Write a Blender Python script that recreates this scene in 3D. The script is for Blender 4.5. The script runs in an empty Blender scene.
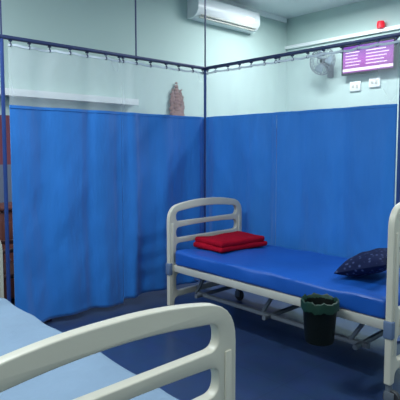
import bpy, bmesh, math, random
from mathutils import Vector, Matrix
random.seed(4)
D=bpy.data; S=bpy.context.scene; COL=S.collection
try:
    S.view_settings.view_transform='Standard'
except Exception: pass

# ---------------- materials ----------------
def srgb(r,g,b):
    f=lambda c:(c/255/12.92) if c/255<=0.04045 else ((c/255+0.055)/1.055)**2.4
    return (f(r),f(g),f(b),1)
def mat(name,col,rough=.5,metal=0,noise=0,scale=20,bump=0,emit=0,spec=.5,stretch=None,trans=0,sheen=0,bdist=.01):
    m=D.materials.new(name); m.use_nodes=True; nt=m.node_tree; b=nt.nodes['Principled BSDF']
    b.inputs['Base Color'].default_value=col; b.inputs['Roughness'].default_value=rough
    b.inputs['Metallic'].default_value=metal; b.inputs['Specular IOR Level'].default_value=spec
    if sheen: b.inputs['Sheen Weight'].default_value=sheen
    if emit:
        b.inputs['Emission Color'].default_value=col; b.inputs['Emission Strength'].default_value=emit
    tc=nt.nodes.new('ShaderNodeTexCoord'); mp=nt.nodes.new('ShaderNodeMapping')
    if stretch: mp.inputs['Scale'].default_value=stretch
    nt.links.new(tc.outputs['Object'],mp.inputs[0])
    n=nt.nodes.new('ShaderNodeTexNoise'); n.inputs['Scale'].default_value=scale; n.inputs['Detail'].default_value=4
    nt.links.new(mp.outputs[0],n.inputs[0])
    if noise:
        mx=nt.nodes.new('ShaderNodeMix'); mx.data_type='RGBA'
        mx.inputs[6].default_value=tuple(c*(1-noise) for c in col[:3])+(1,)
        mx.inputs[7].default_value=tuple(min(1,c*(1+noise)) for c in col[:3])+(1,)
        nt.links.new(n.outputs['Fac'],mx.inputs[0]); nt.links.new(mx.outputs[2],b.inputs['Base Color'])
    if bump:
        bp=nt.nodes.new('ShaderNodeBump'); bp.inputs['Strength'].default_value=bump; bp.inputs['Distance'].default_value=bdist
        nt.links.new(n.outputs['Fac'],bp.inputs['Height']); nt.links.new(bp.outputs[0],b.inputs['Normal'])
    return m
M={}
M['blue']=mat('blue_fabric',srgb(32,118,202),.6,noise=.26,scale=3.0,stretch=(1,1,.3),bump=.8,bdist=.06,spec=.35,sheen=.35)  # vertically stretched colour noise paints the light and shade of creases into the blue
M['ivory']=mat('ivory_plastic',srgb(202,199,182),.42,noise=.03,scale=6)
M['steel']=mat('painted_steel',srgb(190,190,180),.4,noise=.05,scale=8)
M['greysteel']=mat('grey_steel',srgb(110,118,126),.45,metal=.3,noise=.1,scale=8)
M['bumper']=mat('blue_grey_rubber',srgb(92,112,142),.6,noise=.1,scale=8)
M['bluevinyl']=mat('blue_vinyl',srgb(22,86,176),.45,noise=.14,scale=4,bump=.35,bdist=.02)
M['sheet']=mat('pale_sheet',srgb(118,142,164),.85,noise=.1,scale=4,bump=.8,bdist=.03)
M['red']=mat('red_blanket',srgb(160,18,40),.95,noise=.22,scale=30,bump=.5,spec=.05)
M['black']=mat('black_plastic',srgb(6,14,13),.5,noise=.1,scale=8,spec=.2)
M['green']=mat('green_liner',srgb(8,50,36),.5,noise=.3,scale=15,bump=.5)
M['rubber']=mat('grey_rubber',srgb(50,52,56),.6,noise=.1)
M['rail']=mat('rail_blue_grey',srgb(44,58,96),.4,metal=.3,noise=.1)
M['post']=mat('post_blue',srgb(36,66,130),.4,metal=.1,noise=.1)
M['chrome']=mat('chrome',srgb(190,195,205),.25,metal=.9,noise=.05)
M['white']=mat('white_plastic',srgb(232,238,238),.35,noise=.02)
M['nethem']=mat('white_hem',srgb(205,218,226),.8,noise=.05)
M['darkwood']=mat('dark_wood',srgb(56,34,32),.5,noise=.3,scale=5,stretch=(1,1,8))
M['brownwood']=mat('brown_wood',srgb(98,56,48),.5,noise=.25,scale=4,stretch=(6,6,1))
M['brown']=mat('brown_carved',srgb(128,92,86),.7,noise=.4,scale=24)
M['ceil']=mat('ceiling_paint',srgb(232,240,240),.8,noise=.03,scale=2)
M['wall']=mat('wall_paint',srgb(184,206,200),.75,noise=.04,scale=2)
M['redlamp']=mat('red_lamp',srgb(220,30,50),.4,emit=.6)
M['tube']=mat('tube_glow',srgb(240,248,255),.4,emit=6)
M['fanblade']=mat('fan_blade',srgb(120,140,150),.4,noise=.05)
M['tvtext']=mat('tv_text',srgb(225,205,235),.4,emit=.25)
def pillowmat():
    m=D.materials.new('navy_pillow'); m.use_nodes=True; nt=m.node_tree; b=nt.nodes['Principled BSDF']
    tc=nt.nodes.new('ShaderNodeTexCoord'); v=nt.nodes.new('ShaderNodeTexVoronoi'); v.inputs['Scale'].default_value=34
    nt.links.new(tc.outputs['Object'],v.inputs['Vector'])
    r=nt.nodes.new('ShaderNodeValToRGB'); nt.links.new(v.outputs['Distance'],r.inputs[0])
    e=r.color_ramp.elements; e[0].position=.12; e[0].color=srgb(74,88,128); e[1].position=.38; e[1].color=srgb(22,32,66)
    nt.links.new(r.outputs[0],b.inputs['Base Color']); b.inputs['Roughness'].default_value=.85; b.inputs['Specular IOR Level'].default_value=.15; return m
M['navy']=pillowmat()
def twotone():
    m=M['wall'].copy(); m.name='two_tone_wall'; nt=m.node_tree; b=nt.nodes['Principled BSDF']
    g=nt.nodes.new('ShaderNodeNewGeometry'); s=nt.nodes.new('ShaderNodeSeparateXYZ')
    nt.links.new(g.outputs['Position'],s.inputs[0])
    r=nt.nodes.new('ShaderNodeValToRGB'); r.color_ramp.interpolation='CONSTANT'
    mr=nt.nodes.new('ShaderNodeMath'); mr.operation='DIVIDE'; mr.inputs[1].default_value=4
    nt.links.new(s.outputs['Z'],mr.inputs[0]); nt.links.new(mr.outputs[0],r.inputs[0])
    e=r.color_ramp.elements; e[0].position=0; e[0].color=srgb(110,120,140)
    e[1].position=1.30/4; e[1].color=srgb(120,62,74)
    x=e.new(1.80/4); x.color=srgb(184,206,200)
    nt.links.new(r.outputs[0],b.inputs['Base Color']); return m
M['wall2']=twotone()
def floormat():
    m=D.materials.new('blue_floor_tiles'); m.use_nodes=True; nt=m.node_tree; b=nt.nodes['Principled BSDF']
    tc=nt.nodes.new('ShaderNodeTexCoord'); br=nt.nodes.new('ShaderNodeTexBrick')
    br.offset=0; br.inputs['Scale'].default_value=1; br.inputs['Brick Width'].default_value=.6; br.inputs['Row Height'].default_value=.6
    br.inputs['Mortar Size'].default_value=.003
    br.inputs['Color1'].default_value=srgb(46,66,104); br.inputs['Color2'].default_value=srgb(48,68,106); br.inputs['Mortar'].default_value=srgb(38,56,90)
    nt.links.new(tc.outputs['Object'],br.inputs[0])
    n=nt.nodes.new('ShaderNodeTexNoise'); n.inputs['Scale'].default_value=9; nt.links.new(tc.outputs['Object'],n.inputs[0])
    mx=nt.nodes.new('ShaderNodeMix'); mx.data_type='RGBA'; mx.blend_type='MULTIPLY'; mx.inputs[0].default_value=.3
    nt.links.new(br.outputs[0],mx.inputs[6]); nt.links.new(n.outputs['Color'],mx.inputs[7]); nt.links.new(mx.outputs[2],b.inputs['Base Color'])
    b.inputs['Roughness'].default_value=.3; return m
M['floor']=floormat()
def netmat():
    m=D.materials.new('white_net'); m.use_nodes=True; nt=m.node_tree; nt.nodes.clear()
    o=nt.nodes.new('ShaderNodeOutputMaterial'); mx=nt.nodes.new('ShaderNodeMixShader'); t=nt.nodes.new('ShaderNodeBsdfTransparent')
    d=nt.nodes.new('ShaderNodeBsdfDiffuse'); d.inputs[0].default_value=srgb(230,241,246)
    tc=nt.nodes.new('ShaderNodeTexCoord'); mp=nt.nodes.new('ShaderNodeMapping'); mp.inputs['Scale'].default_value=(1,1,.3)
    n=nt.nodes.new('ShaderNodeTexNoise'); n.inputs['Scale'].default_value=5; n.inputs['Detail'].default_value=1
    nt.links.new(tc.outputs['Object'],mp.inputs[0]); nt.links.new(mp.outputs[0],n.inputs[0])
    mr=nt.nodes.new('ShaderNodeMapRange'); mr.inputs[1].default_value=.3; mr.inputs[2].default_value=.7; mr.inputs[3].default_value=.15; mr.inputs[4].default_value=.29
    nt.links.new(n.outputs['Fac'],mr.inputs[0]); nt.links.new(mr.outputs[0],mx.inputs[0])
    nt.links.new(t.outputs[0],mx.inputs[1]); nt.links.new(d.outputs[0],mx.inputs[2]); nt.links.new(mx.outputs[0],o.inputs[0]); return m
M['net']=netmat()
def tvm():
    m=D.materials.new('tv_screen'); m.use_nodes=True; nt=m.node_tree; b=nt.nodes['Principled BSDF']
    tc=nt.nodes.new('ShaderNodeTexCoord'); s=nt.nodes.new('ShaderNodeSeparateXYZ'); nt.links.new(tc.outputs['Generated'],s.inputs[0])
    r=nt.nodes.new('ShaderNodeValToRGB'); nt.links.new(s.outputs['Z'],r.inputs[0])
    e=r.color_ramp.elements; e[0].color=srgb(112,30,112); e[0].position=0; e[1].color=srgb(84,40,118); e[1].position=1
    x=e.new(.5); x.color=srgb(136,58,142)
    nt.links.new(r.outputs[0],b.inputs['Base Color']); nt.links.new(r.outputs[0],b.inputs['Emission Color']); b.inputs['Emission Strength'].default_value=.5
    b.inputs['Roughness'].default_value=.3; return m
M['tvscr']=tvm()

# ---------------- helpers ----------------
def obj(name,bm,m,smooth=True,parent=None,loc=(0,0,0),mats=None):
    me=D.meshes.new(name); bmesh.ops.recalc_face_normals(bm,faces=bm.faces); bm.to_mesh(me); bm.free()
    for p in me.polygons: p.use_smooth=smooth
    me.materials.append(M[m])
    for x in (mats or []): me.materials.append(M[x])
    if smooth:
        try: me.set_sharp_from_angle(angle=math.radians(40))
        except Exception: pass
    o=D.objects.new(name,me); o.location=loc; COL.objects.link(o)
    if parent: o.parent=parent
    return o
def empty(name,loc,label,cat,rz=0,group=None):
    o=D.objects.new(name,None); o.location=loc; o.rotation_euler=(0,0,rz); o.empty_display_size=.1; COL.objects.link(o)
    o['label']=label; o['category']=cat
    if group:o['group']=group
    return o
def tag(o,label,cat,group=None):
    o['label']=label;o['category']=cat
    if group:o['group']=group
    return o
def struct(o): o['kind']='structure'; return o
def box(bm,x0,x1,y0,y1,z0,z1,bev=0,seg=2):
    r=bmesh.ops.create_cube(bm,size=1); vs=r['verts']
    for v in vs:
        v.co=Vector(((x0+x1)/2+v.co.x*(x1-x0),(y0+y1)/2+v.co.y*(y1-y0),(z0+z1)/2+v.co.z*(z1-z0)))
    if bev:
        es=list({e for v in vs for e in v.link_edges})
        bmesh.ops.bevel(bm,geom=es,offset=bev,segments=seg,profile=.5,affect='EDGES')
def sweep(bm,pts,a,b=None,n=12,up=Vector((1,0,0)),closed=False):
    b=b or a; pts=[Vector(p) for p in pts]; rings=[]
    for i,p in enumerate(pts):
        if closed: t=(pts[(i+1)%len(pts)]-pts[i-1])
        else: t=pts[min(i+1,len(pts)-1)]-pts[max(i-1,0)]
        t.normalize(); u=up-t*up.dot(t)
        if u.length<1e-4: u=Vector((0,1,0))-t*t.y
        u.normalize(); w=t.cross(u)
        ring=[]
        for k in range(n):
            an=2*math.pi*k/n; c,s=math.cos(an),math.sin(an)
            c=math.copysign(abs(c)**.7,c); s=math.copysign(abs(s)**.7,s)
            ring.append(bm.verts.new(p+w*a*c+u*b*s))
        rings.append(ring)
    m=len(rings)
    for i in range(m if closed else m-1):
        A=rings[i];B=rings[(i+1)%m]
        for k in range(n): bm.faces.new((A[k],A[(k+1)%n],B[(k+1)%n],B[k]))
    if not closed:
        bm.faces.new(rings[0]); bm.faces.new(rings[-1])
def smoothpath(pts,it=3):
    pts=[Vector(p) for p in pts]
    for _ in range(it):
        q=[pts[0]]
        for i in range(len(pts)-1):
            q.append(pts[i].lerp(pts[i+1],.25)); q.append(pts[i].lerp(pts[i+1],.75))
        q.append(pts[-1]); pts=q
    return pts
def lathe(bm,prof,n=28,cx=0,cy=0):
    rings=[]
    for r,z in prof:
        rings.append([bm.verts.new((cx+r*math.cos(2*math.pi*k/n),cy+r*math.sin(2*math.pi*k/n),z)) for k in range(n)])
    for A,B in zip(rings,rings[1:]):
        for k in range(n): bm.faces.new((A[k],A[(k+1)%n],B[(k+1)%n],B[k]))
    return rings

# ---------------- room ----------------
X0,X1,Y0,Y1,H=-5.0,3.2,-3.5,6.65,3.6
def slab(name,a,m):
    bm=bmesh.new(); box(bm,*a); return struct(obj(name,bm,m,False))
slab('floor',(X0-.1,X1+.1,Y0-.1,Y1+.1,-.1,0),'floor')
slab('ceiling',(X0-.1,X1+.1,Y0-.1,Y1+.1,H,H+.1),'ceil')
slab('wall_left',(X0-.1,X0,Y0-.1,Y1+.1,0,H),'wall2')
slab('wall_back',(X0,X1,Y1,Y1+.1,0,H),'wall')
slab('wall_right',(X1,X1+.1,Y0-.1,Y1+.1,0,H),'wall')
slab('wall_front',(X0,X1,Y0-.1,Y0,0,H),'wall')
slab('baseboard_left',(X0,X0+.015,Y0,Y1,0,.12),'greysteel')
slab('baseboard_back',(X0+.015,X1,Y1-.015,Y1,0,.12),'greysteel')
slab('trim_1',(X0,X1,Y1-.05,Y1,3.10,3.15),'white')
slab('trim_2',(X0,X0+.03,Y0,Y1-.05,3.52,3.6),'white')
slab('trim_3',(X0,X0+.14,1.2,3.55,2.0,2.07),'white')

# ---------------- curtain rail ----------------
CX,CY,ZR=-3.755,3.60,2.31
YL=-.4; XR=-.6
rail=empty('curtain_rail',(CX,CY,ZR),'blue-grey steel curtain track meeting at a corner, hung from the ceiling','curtain rail')
def rp(name,bm,m): 
    return obj(name,bm,m,True,rail)
bm=bmesh.new(); box(bm,-.018,.018,YL-CY,.018,-.014,.014,.005); box(bm,.018,XR-CX,-.018,.018,-.014,.014,.005); rp('track',bm,'rail')
for p in [(0,0),(0,-.883),(0,-2.12),(0,-3.5),(2.09,0),(3.0,0)]:
    bm=bmesh.new(); sweep(bm,[(p[0],p[1],.012),(p[0],p[1],H-ZR-.001)],.007,n=10)
    lathe(bm,[(.035,H-ZR-.012),(.035,H-ZR-.001)],16,p[0],p[1])
    rp('hanger_rod',bm,'rail')
for p in [(0,0),(2.10,0),(0,-2.12)]:
    bm=bmesh.new(); sweep(bm,[(p[0],p[1],-ZR+.012),(p[0],p[1],-.014)],.014,n=12)
    lathe(bm,[(.0,-ZR+.012),(.05,-ZR+.012),(.05,-ZR+.001),(0,-ZR+.001)],16,p[0],p[1])
    rp('upright_post',bm,'post')

# ---------------- curtains ----------------
ZS=1.79
def curtain(name_label,start,dirv,length,zb,seed,amp=.042):
    rnd=random.Random(seed); d=Vector((dirv[0],dirv[1],0)); nrm=Vector((-d.y,d.x,0))
    root=empty('hospital_curtain',(start[0],start[1],ZR),name_label,'curtain',group='blue privacy curtains on the rail')
    ph=[rnd.uniform(0,6.3) for _ in range(12)]
    def off(s,z):
        k=(ZR-z)/ZR
        q=s+.06*math.sin(s*4.3+ph[5])+.03*math.sin(s*9+ph[6])+.035*k*math.sin(z*2.2+ph[7])
        a=math.sin(2*math.pi*q/.44+ph[0]); a=math.copysign(abs(a)**1.2,a)
        b=math.sin(2*math.pi*q/.21+ph[2]+k*1.4)
        c=math.sin(s*4.2+ph[3]+k*1.8)
        w=.10*math.sin(z*9+ph[8]+1.5*math.sin(s*6+ph[9]))*math.sin(s*8+ph[10])+.05*math.sin(z*21+s*13+ph[11])*math.sin(s*17+ph[8])
        e=min(1,min(s,length-s)/.09); e=e*e*(3-2*e)
        return e*amp*(.68*a+.2*b*(1-.4*k)+.45*c+w*min(1,max(0,(ZS-z)*3)))*(.45+.6*k)
    def part(nm,z1,z0,nz,m,th):
        bm=bmesh.new(); ns=int(length/.010); g=[]
        for j in range(nz+1):
            z=z1+(z0-z1)*j/nz; row=[]
            for i in range(ns+1):
                s=length*i/ns; o=off(s,z); zz=z
                if nm=='net' and j==0: zz=z-.008*abs(math.sin(math.pi*s/.16))
                if nm=='fabric': zz+=(.008*math.sin(s*6+ph[4]))*(j/nz)
                v=d*s+nrm*(o); row.append(bm.verts.new((v.x,v.y,zz-ZR)))
            g.append(row)
        for j in range(nz):
            for i in range(ns): bm.faces.new((g[j][i],g[j][i+1],g[j+1][i+1],g[j+1][i]))
        o=obj(nm,bm,m,True,root)
        if th:
            md=o.modifiers.new('solid','SOLIDIFY'); md.thickness=th
        return o
    part('net',ZR-.04,ZS,8,'net',0)
    part('fabric',ZS+.01,zb,60,'blue',.003)
    bm=bmesh.new(); ns=int(length/.012)
    for (za,zc) in ((ZS+.014,ZS-.008),(ZR-.038,ZR-.056)):
        prev=None
        for i in range(ns+1):
            s=length*i/ns
            a=[]
            for z in (za,zc):
                o=off(s,z)
                zz=z-(.008*abs(math.sin(math.pi*s/.16)) if za>2 else 0)
                for sg in (-.004,.004):
                    v=d*s+nrm*(o+sg); a.append(bm.verts.new((v.x,v.y,zz-ZR)))
            if prev:
                bm.faces.new((prev[0],a[0],a[2],prev[2])); bm.faces.new((prev[1],a[1],a[3],prev[3])); bm.faces.new((prev[0],a[0],a[1],prev[1])); bm.faces.new((prev[2],a[2],a[3],prev[3]))
            prev=a
    o=obj('hem',bm,'blue',True,root,mats=['nethem'])
    for p in o.data.polygons:
        if p.center.z>-.2: p.material_index=1
    n=max(2,int(round(length/.16)))
    hk=None
    for i in range(n+1):
        s=min(length-.02,max(.02,length*i/n)); v=d*s+nrm*off(s,ZR-.05)
        if hk is None:
            bm=bmesh.new()
            pts=[(0,0,-.055),(.006,0,-.04),(0,0,-.03),(0,0,-.014)]
            sweep(bm,smoothpath(pts,2),.003,n=6,up=Vector((0,1,0)))
            sweep(bm,[(.014*math.cos(a),0,.014*math.sin(a)-.05) for a in [2*math.pi*k/12 for k in range(12)]],.003,n=6,up=Vector((0,1,0)),closed=True)
            box(bm,-.012,.012,-.012,.012,-.026,-.0145,.003)
            hk=obj('curtain_hook',bm,'rail',True,root,(v.x,v.y,0)); hh=hk
        else:
            hh=hk.copy(); COL.objects.link(hh); hh.parent=root; hh.location=(v.x,v.y,0)
    return root
lab='bright blue pleated hospital curtain with white net top on ceiling-hung track'
curtain(lab,(CX,3.584),(0,-1),1.031,.07,1)
curtain(lab,(CX,2.552),(0,-1),1.025,.04,2)
curtain(lab,(CX+.016,CY),(1,0),.93,.09,3,.034)
curtain(lab,(CX+.947,CY),(1,0),1.125,.09,5,.034)

# ---------------- beds ----------------
W=.85
def rounded(pts,rads,seg=7):
    out=[];n=len(pts)
    for i,(x,y) in enumerate(pts):
        p=Vector((x,y)); a=Vector(pts[i-1])-p; b=Vector(pts[(i+1)%n])-p
        r=rads[i] if isinstance(rads,(list,tuple)) else rads
        if r<=0: out.append((p.x,p.y)); continue
        r=min(r,a.length*.49,b.length*.49); A=p+a.normalized()*r; B=p+b.normalized()*r
        for k in range(seg+1):
            t=k/seg; q=A*(1-t)**2+p*2*t*(1-t)+B*t*t; out.append((q.x,q.y))
    return out
def panel_mesh(h,th=.019):
    cu=D.curves.new('pc','CURVE'); cu.dimensions='2D'; cu.fill_mode='BOTH'; cu.extrude=th-.005; cu.bevel_depth=.005; cu.bevel_resolution=2; cu.offset=-.005
    def spl(pts):
        s=cu.splines.new('POLY'); s.points.add(len(pts)-1); s.use_cyclic_u=True
        for p,(x,y) in zip(s.points,pts): p.co=(x,y,0,1)
    e=.03; y0,y1=-e,W+e; pw=.076
    spl(rounded([(y0,.13),(y0,h-.02),(W*.3,h+.028),(W*.7,h+.028),(y1,h-.02),(y1,.13),(y1-pw*.7,.13),(y1-pw*.8,.20),(y0+pw*.8,.20),(y0+pw*.7,.13)],
                [.01,.12,.3,.3,.12,.01,.01,.04,.04,.01]))
    a,b=y0+pw,y1-pw
    def slot(zt,zb_,arch,r,a=a,b=b):
        spl(rounded([(a,zb_),(b,zb_),(b,zt-.018*arch),(a+(b-a)*.66,zt+.012*arch),(a+(b-a)*.34,zt+.012*arch),(a,zt-.018*arch)],[r,r,r,.2,.2,r]))
    slot(h-.048,h-.148,1,.045)
    slot(h-.193,h-.290,.4,.042)
    slot(h-.335,.55,0,.04)
    slot(.40,.25,0,.04)
    ob=D.objects.new('tmp',cu); COL.objects.link(ob); bpy.context.view_layer.update()
    me=D.meshes.new_from_object(ob.evaluated_get(bpy.context.evaluated_depsgraph_get())); D.objects.remove(ob)
    bm=bmesh.new(); bm.from_mesh(me); D.meshes.remove(me)
    bmesh.ops.remove_doubles(bm,verts=bm.verts,dist=1e-5)
    for v in bm.verts: v.co=Vector((v.co.z,v.co.x,v.co.y))
    for sx in (-1,1):
        box(bm,min(sx*.018,sx*.026),max(sx*.018,sx*.026),y0+.1,y1-.1,.45,.50,.003)
        for yy in (y0+pw/2,y1-pw/2):
            box(bm,min(sx*.016,sx*.025),max(sx*.016,sx*.025),yy-.014,yy+.014,.30,h-.16,.004)
    return bm
def bed(origin,h0,h1,label,L):
    r=empty('hospital_bed',(origin[0],origin[1],0),label,'bed')
    boards=[obj('foot_board',panel_mesh(h0),'ivory',True,r),obj('head_board',panel_mesh(h1),'ivory',True,r,(L,0,0))]
    for b in boards:
        for y in (-.03,W+.03):
            bm=bmesh.new(); s=1 if y>0 else -1
            box(bm,-.027,.027,min(y-s*.03,y+s*.008),max(y-s*.03,y+s*.008),.40,.50,.006,3)
            obj('corner_bumper',bm,'bumper',True,b)['label']='blue-grey corner bumper'
    for y in (.03,W-.03):
        bm=bmesh.new(); box(bm,.022,L-.022,y-.018,y+.018,.425,.485,.008); obj('side_rail',bm,'steel',True,r)
    bm=bmesh.new()
    for i in range(9):
        x=.12+i*(L-.24)/8; box(bm,x-.025,x+.025,.04,W-.04,.462,.484,.004)
    obj('bed_deck',bm,'greysteel',True,r)
    bm=bmesh.new()
    for y in (.14,W-.14): sweep(bm,[(.2,y,.25),(L-.2,y,.25)],.018,n=10,up=Vector((0,0,1)))
    for x in (.25,L*.5,L-.25):
        sweep(bm,[(x,.06,.25),(x,W-.06,.25)],.016,n=10)
        for y in (.14,W-.14): sweep(bm,[(x-.08,y,.25),(x+.06,y,.465)],.014,n=8)
    obj('under_frame',bm,'greysteel',True,r)
    bm=bmesh.new(); sweep(bm,[(.3,W*.5,.34),(-.07,W*.5,.34),(-.08,W*.5,.34),(-.08,W*.5,.26),(-.08,W*.5,.25),(-.16,W*.5,.25)],.009,n=8,up=Vector((0,1,0)))
    obj('crank_handle',bm,'chrome',True,r)
    first=None
    for x in (0,L):
        for y in (-.001,W+.001):
            if first is None:
                bm=bmesh.new(); sweep(bm,[(0,0,.07),(0,0,.145)],.018,n=12)
                for s in (-1,1): box(bm,-.02,.04,s*.02-.003,s*.02+.003,.035,.09,.002)
                prof=[(.048,-.014),(.05,-.01),(.05,.01),(.048,.014)]
                rr=[]
                for rad,t in [(.012,-.015)]+prof+[(.012,.015)]:
                    rr.append([bm.verts.new((.02+rad*math.cos(2*math.pi*k/24),t,.05+rad*math.sin(2*math.pi*k/24))) for k in range(24)])
                for A,B in zip(rr,rr[1:]):
                    for k in range(24):
                        f=bm.faces.new((A[k],A[(k+1)%24],B[(k+1)%24],B[k])); f.material_index=1
                first=obj('castor',bm,'greysteel',True,r,(x,y,0),['rubber'])
            else:
                c=first.copy(); COL.objects.link(c); c.parent=r; c.location=(x,y,0)
    return r
def mattress(origin,m,label,L,th=.115,seed=0,wr=1):
    bm=bmesh.new(); x0,x1,y0,y1=.035,L-.035,.005,W-.005; z0,z1=.486,.49+th
    def nz(x,y): return .005*math.sin(x*7+seed)*math.sin(y*9+seed)+.003*wr*math.sin(x*19+y*13)+.0015*(wr-1)*math.sin(x*33-y*21+math.sin(y*9))
    box(bm,x0,x1,y0,y1,z0,z1,.025,4)
    bmesh.ops.subdivide_edges(bm,edges=[e for e in bm.edges if e.calc_length()>.3],cuts=40,use_grid_fill=True)
    for v in bm.verts:
        if v.co.z>z1-.03: v.co.z+=nz(v.co.x,v.co.y)*(1 if v.co.z>z1-.005 else .5)
        if abs(v.co.z-(z0+th/2))<th*.4: v.co.y+=.004*math.sin(v.co.x*11+seed)
    o=obj('mattress',bm,m,True,None,(origin[0],origin[1],0)); tag(o,label,'mattress'); return o
B1=(-3.175,2.64); B2=(-2.92,.236)
bed(B1,1.0,1.16,'ivory hospital bed with plastic end boards beside the blue curtain',1.94)
mattress(B1,'bluevinyl','bright blue covered mattress on the ivory hospital bed',1.94,seed=1)
bed(B2,1.0,1.0,'ivory hospital bed with rounded end board, pale sheet on top',1.88)
mattress(B2,'sheet','mattress with pale grey-blue creased sheet on a hospital bed',1.88,seed=3,wr=2.2)

# ---------------- pillow ----------------
def pillow(lx,ly,th):
    bm=bmesh.new(); n=30
    def f(u,v): return th/2*((1-abs(u)**2.6)**.5)*((1-abs(v)**2.6)**.5)
    tops=[];bots=[]
    for j in range(n+1):
        a=[];b=[]
        for i in range(n+1):
            u=-1+2*i/n; v=-1+2*j/n
            px=u*lx/2*(1-.07*(1-v*v)*abs(u)); py=v*ly/2*(1-.07*(1-u*u)*abs(v))
            z=f(u,v)+.005*math.sin(u*8)*math.sin(v*7)*(1-u*u)*(1-v*v)
            a.append(bm.verts.new((px,py,z)))
            b.append(a[-1] if i in(0,n) or j in(0,n) else bm.verts.new((px,py,-f(u,v)*.75)))
        tops.append(a);bots.append(b)
    for j in range(n):
        for i in range(n):
            bm.faces.new((tops[j][i],tops[j][i+1],tops[j+1][i+1],tops[j+1][i]))
            bm.faces.new((bots[j][i],bots[j+1][i],bots[j+1][i+1],bots[j][i+1]))
    return bm
o=obj('pillow',pillow(.35,.48,.17),'navy',True,None,(B1[0]+1.60,B1[1]+.44,.70)); o.rotation_euler=(0,math.radians(-18),math.radians(5))
tag(o,'plump dark navy patterned pillow tilted up on the blue mattress','pillow')

# ---------------- red blanket ----------------
bm=bmesh.new()
def fold(bm,x0,x1,y0,y1,z0,z1,sd,rot=0):
    b2=bmesh.new(); box(b2,x0,x1,y0,y1,z0,z1,(z1-z0)*.42,4)
    bmesh.ops.subdivide_edges(b2,edges=[e for e in b2.edges if e.calc_length()>.1],cuts=14,use_grid_fill=True)
    R=Matrix.Rotation(rot,3,'Z')
    for v in b2.verts:
        c=v.co.copy(); tp=(c.z-z0)/(z1-z0)
        v.co.z+=tp*(.005*math.sin(c.x*15+sd)*math.cos(c.y*11+sd)+.003*math.sin(c.y*23+sd))
        v.co.x+=.008*math.sin(c.y*9+sd); v.co.y+=.008*math.sin(c.x*12+sd*2)
        v.co=R@v.co
    me=D.meshes.new('t'); b2.to_mesh(me); b2.free(); bm.from_mesh(me); D.meshes.remove(me)
fold(bm,-.18,.185,-.29,.26,0,.045,0); fold(bm,-.175,.175,-.275,.25,.040,.088,.7,.02)
o=obj('folded_blanket',bm,'red',True,None,(B1[0]+.24,B1[1]+.50,.612)); o.rotation_euler=(0,0,math.radians(-4))
tag(o,'thick folded crimson blanket lying on the blue mattress','blanket')

# ---------------- hanging bin ----------------
bn=empty('waste_bin',(-1.60,2.485,.315),'black tapered plastic bin with green liner beside the blue mattress','bin')
bm=bmesh.new(); lathe(bm,[(0,0),(.08,0),(.086,.006),(.102,.23),(.110,.235),(.110,.25),(.102,.25),(.097,.23),(.08,.012),(0,.012)]); obj('bin_body',bm,'black',True,bn)
bm=bmesh.new(); R=lathe(bm,[(.085,.10),(.096,.21),(.100,.253),(.105,.259),(.112,.254),(.1135,.240),(.112,.20)],40)
for ring in R[2:]:
    for k,v in enumerate(ring): v.co.z+=.006*math.sin(k*1.3)+.004*math.sin(k*2.9)
obj('liner',bm,'green',True,bn)
for s in (-.04,.04):
    bm=bmesh.new(); sweep(bm,smoothpath([(s,.095,.14),(s,.105,.176),(s,.13,.178),(s,.167,.172)],2),.004,n=8)
    obj('hook',bm,'chrome',True,bn)

# ---------------- television ----------------
tv=empty('television',(-3.50,Y1,2.76),'wall-mounted flat television with a purple and white screen','television')
bm=bmesh.new(); box(bm,-.41,.41,-.13,-.08,-.215,.215,.012); obj('tv_casing',bm,'black',True,tv)
bm=bmesh.new(); box(bm,-.38,.38,-.134,-.1305,-.185,.19); sc=obj('screen',bm,'tvscr',False,tv)
bm=bmesh.new(); rnd=random.Random(9)
for i in range(5):
    z=.10-i*.045; box(bm,-.34,-.12+rnd.uniform(-.03,.03),-.1352,-.1345,z-.006,z+.006); box(bm,-.02,.30+rnd.uniform(-.06,.03),-.1352,-.1345,z-.006,z+.006)
box(bm,-.38,.38,-.1352,-.1345,-.165,-.125); box(bm,-.38,.38,-.1352,-.1345,.14,.15)
obj('screen_rows',bm,'tvtext',False,sc)
bm=bmesh.new(); box(bm,-.12,.12,-.08,0,-.1,.1,.01); obj('wall_bracket',bm,'greysteel',True,tv)
for i,(x,z) in enumerate([(-3.74,2.39),(-3.44,2.42)]):
    r=empty('wall_socket',(x,Y1,z),'white wall socket box below the television','socket',group='wall sockets below the television')
    bm=bmesh.new(); box(bm,-.085,.085,-.03,0,-.07,.07,.008); obj('socket_plate',bm,'white',True,r)
    bm=bmesh.new(); box(bm,-.05,-.01,-.036,-.03,-.02,.02,.002); box(bm,.015,.05,-.036,-.03,-.03,.03,.002); obj('switch',bm,'steel',True,r)
bm=bmesh.new(); lathe(bm,[(0,0),(.05,0),(.055,.05),(.045,.09),(0,.1)],20)
o=obj('alarm_lamp',bm,'redlamp',True,None,(-3.35,Y1-.06,3.152)); tag(o,'small red alarm lamp on the wall trunking above the television','lamp')

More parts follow.
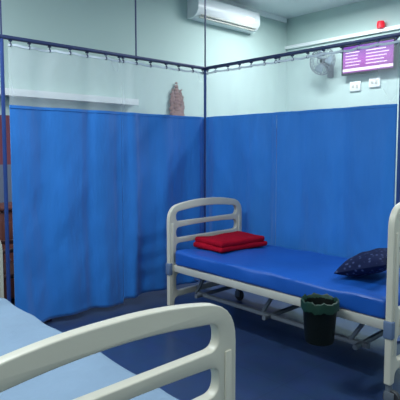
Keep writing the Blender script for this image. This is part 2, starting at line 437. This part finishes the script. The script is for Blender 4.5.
# ---------------- wall fan ----------------
fan=empty('wall_fan',(-4.16,Y1,2.78),'small wall-mounted fan with round wire guard','fan')
bm=bmesh.new(); box(bm,-.05,.05,-.03,0,-.22,-.02,.01); sweep(bm,smoothpath([(0,-.03,-.12),(0,-.1,-.12),(0,-.14,-.05),(0,-.14,0)],2),.018,n=10); obj('wall_bracket',bm,'greysteel',True,fan)
bm=bmesh.new()
rs=lathe(bm,[(0,-.07),(.05,-.07),(.06,-.03),(.06,.03),(.03,.06),(0,.06)],20)
for v in bm.verts: v.co=Vector((v.co.x,-.15-v.co.z,v.co.y))
obj('motor',bm,'greysteel',True,fan)
bm=bmesh.new()
for rr,yy in ((.20,-.25),(.19,-.285),(.20,-.215),(.12,-.295),(.05,-.30)):
    sweep(bm,[(rr*math.cos(a),yy,rr*math.sin(a)) for a in [2*math.pi*k/32 for k in range(32)]],.005,n=6,up=Vector((0,1,0)),closed=True)
for k in range(20):
    a=2*math.pi*k/20; c,s=math.cos(a),math.sin(a)
    sweep(bm,[(.04*c,-.30,.04*s),(.12*c,-.295,.12*s),(.19*c,-.285,.19*s),(.202*c,-.25,.202*s),(.19*c,-.20,.19*s),(.06*c,-.17,.06*s)],.0028,n=5,up=Vector((-s,0,c)))
obj('wire_guard',bm,'greysteel',True,fan)
for k in range(3):
    bm=bmesh.new(); a0=2*math.pi*k/3; g=[]
    for i in range(6):
        rr=.03+.145*i/5; row=[]
        for j in range(5):
            an=a0+(j/4-.5)*(.7+.35*math.sin(i/5*3)); row.append(bm.verts.new((rr*math.cos(an),-.235+.02*(j/4-.5),rr*math.sin(an))))
        g.append(row)
    for i in range(5):
        for j in range(4): bm.faces.new((g[i][j],g[i+1][j],g[i+1][j+1],g[i][j+1]))
    o=obj('fan_blade',bm,'fanblade',True,fan); o.modifiers.new('s','SOLIDIFY').thickness=.003
bm=bmesh.new(); lathe(bm,[(0,0),(.035,0),(.03,.05),(0,.055)],20)
for v in bm.verts: v.co=Vector((v.co.x,-.215-v.co.z,v.co.y))
obj('hub',bm,'black',True,fan)

# ---------------- air conditioner ----------------
ac=empty('air_conditioner',(X0,5.08,3.21),'white wall-mounted split air conditioner near the ceiling','air conditioner')
bm=bmesh.new()
prof=[(0,.29),(.17,.29),(.21,.26),(.225,.17),(.22,.09),(.18,.03),(.12,0),(0,0)]
a=[bm.verts.new((x,-.62,z)) for x,z in prof]; b=[bm.verts.new((x,.62,z)) for x,z in prof]
for k in range(len(prof)): bm.faces.new((a[k],a[(k+1)%len(prof)],b[(k+1)%len(prof)],b[k]))
bm.faces.new(a); bm.faces.new(b); obj('ac_housing',bm,'white',True,ac)
bm=bmesh.new(); box(bm,.185,.212,-.55,.55,.022,.034,.003); box(bm,.15,.18,-.55,.55,-.004,.012,.003); obj('louver',bm,'steel',True,ac)
bm=bmesh.new(); box(bm,.219,.232,.32,.48,.12,.145,.002); obj('display_light',bm,'tube',True,ac)

# carved ornament
orn=bmesh.new()
rnd=random.Random(12)
def spire(y,z0,w,h,tilt=0):
    n=10
    for i in range(n):
        t=i/n; ww=w*(1-t)**.7+.008
        r=bmesh.ops.create_icosphere(orn,subdivisions=2,radius=1)
        cy=y+tilt*t+rnd.uniform(-.012,.012); cz=z0+h*t; jt=rnd.uniform(.85,1.2)
        for v in r['verts']: v.co=Vector((v.co.x*ww*.3,v.co.y*ww*jt+cy,v.co.z*ww*.75+cz))
spire(0,-.16,.075,.44); spire(-.07,-.16,.045,.27,-.03); spire(.07,-.16,.045,.25,.035); spire(-.05,.0,.03,.17,-.02); spire(.05,.02,.03,.15,.02)
box(orn,-.028,.035,-.14,.14,-.26,-.2,.006); box(orn,-.028,.03,-.11,.11,-.21,-.16,.006)
o=obj('wall_ornament',orn,'brown',True,None,(X0+.03,4.25,2.10)); tag(o,'brown pointed carved ornament mounted on the pale wall','ornament')

# ---------------- chair & locker ----------------
ch=empty('wooden_chair',(-4.07,1.66,0),'dark wooden chair standing beside the curtain end','chair')
for (x,y,h) in ((-.2,-.2,.43),(.2,-.2,.43),(-.2,.2,.95),(.2,.2,.95)):
    bm=bmesh.new(); box(bm,x-.02,x+.02,y-.02,y+.02,0,h,.005); obj('leg',bm,'darkwood',True,ch)
bm=bmesh.new(); box(bm,-.225,.225,-.225,.178,.43,.47,.012); obj('seat',bm,'darkwood',True,ch)
bm=bmesh.new()
for z in (.58,.70,.82,.91): box(bm,-.182,.182,.19,.21,z-.03,z+.03,.005)
obj('backrest',bm,'darkwood',True,ch)
for s in (-.2,.2):
    bm=bmesh.new(); box(bm,s-.02,s+.02,-.2,.18,.64,.67,.006); box(bm,s-.015,s+.015,-.2,-.17,.431,.64,.004); obj('armrest',bm,'darkwood',True,ch)
lk=empty('bedside_locker',(-4.72,1.95,0),'brown wooden bedside locker against the wall','locker')
bm=bmesh.new(); box(bm,-.22,.2,-.22,.22,.06,.90,.006); box(bm,-.25,.22,-.24,.24,.90,.93,.008); 
for x in(-.19,.17):
    for y in(-.19,.19): box(bm,x-.02,x+.02,y-.02,y+.02,0,.06)
obj('locker_body',bm,'brownwood',True,lk)
bm=bmesh.new(); box(bm,.201,.216,-.2,.2,.60,.79,.004); dr=obj('drawer',bm,'brownwood',True,lk)
bm=bmesh.new(); sweep(bm,smoothpath([(.216,-.05,.70),(.235,-.045,.70),(.235,.045,.70),(.216,.05,.70)],2),.005,n=8,up=Vector((0,0,1))); obj('handle',bm,'chrome',True,dr)
bm=bmesh.new(); box(bm,.201,.216,-.2,.2,.08,.58,.004); dr=obj('door',bm,'brownwood',True,lk)
bm=bmesh.new(); sweep(bm,smoothpath([(.216,-.16,.35),(.235,-.16,.355),(.235,-.16,.445),(.216,-.16,.45)],2),.005,n=8,up=Vector((0,1,0))); obj('handle',bm,'chrome',True,dr)

# ---------------- ceiling tube lights ----------------
def tube_light(x,y,e,rz=0):
    r=empty('ceiling_light',(x,y,H),'white fluorescent tube fitting on the ceiling','ceiling light',rz,'fluorescent ceiling lights')
    bm=bmesh.new(); box(bm,-.62,.62,-.05,.05,-.04,-.001,.008); obj('housing',bm,'white',True,r)
    bm=bmesh.new(); sweep(bm,[(-.59,0,-.065),(.59,0,-.065)],.014,n=12,up=Vector((0,0,1))); 
    for s in(-.6,.6): box(bm,s-.012,s+.012,-.018,.018,-.085,-.04,.003)
    obj('tube',bm,'tube',True,r)
    l=D.lights.new('tube_area','AREA'); l.shape='RECTANGLE'; l.size=1.2; l.size_y=.3; l.energy=e; l.color=(.88,.95,1)
    lo=D.objects.new('tube_lamp',l); lo.location=(x,y,H-.12); lo.rotation_euler=(0,0,rz); COL.objects.link(lo)
tube_light(-2.9,.7,80); tube_light(.8,2.4,55,math.pi/2); tube_light(-.5,-1.5,65); tube_light(-3.6,5.4,80); tube_light(-1.0,4.9,60); tube_light(-4.4,-.5,45,math.pi/2)  # out of view; some of these fittings are added to raise the ambient light
w=D.worlds.new('world'); S.world=w; w.use_nodes=True; w.node_tree.nodes['Background'].inputs[0].default_value=(.6,.75,1,1); w.node_tree.nodes['Background'].inputs[1].default_value=.3

# ---------------- camera ----------------
c=D.cameras.new('camera'); co=D.objects.new('camera',c); COL.objects.link(co); S.camera=co
co.location=(0,0,1.46); co.rotation_euler=(math.radians(90-4.2),0,math.radians(46.8))
c.sensor_width=36; c.lens=490/400*36; c.shift_y=-14/400; c.clip_start=.05
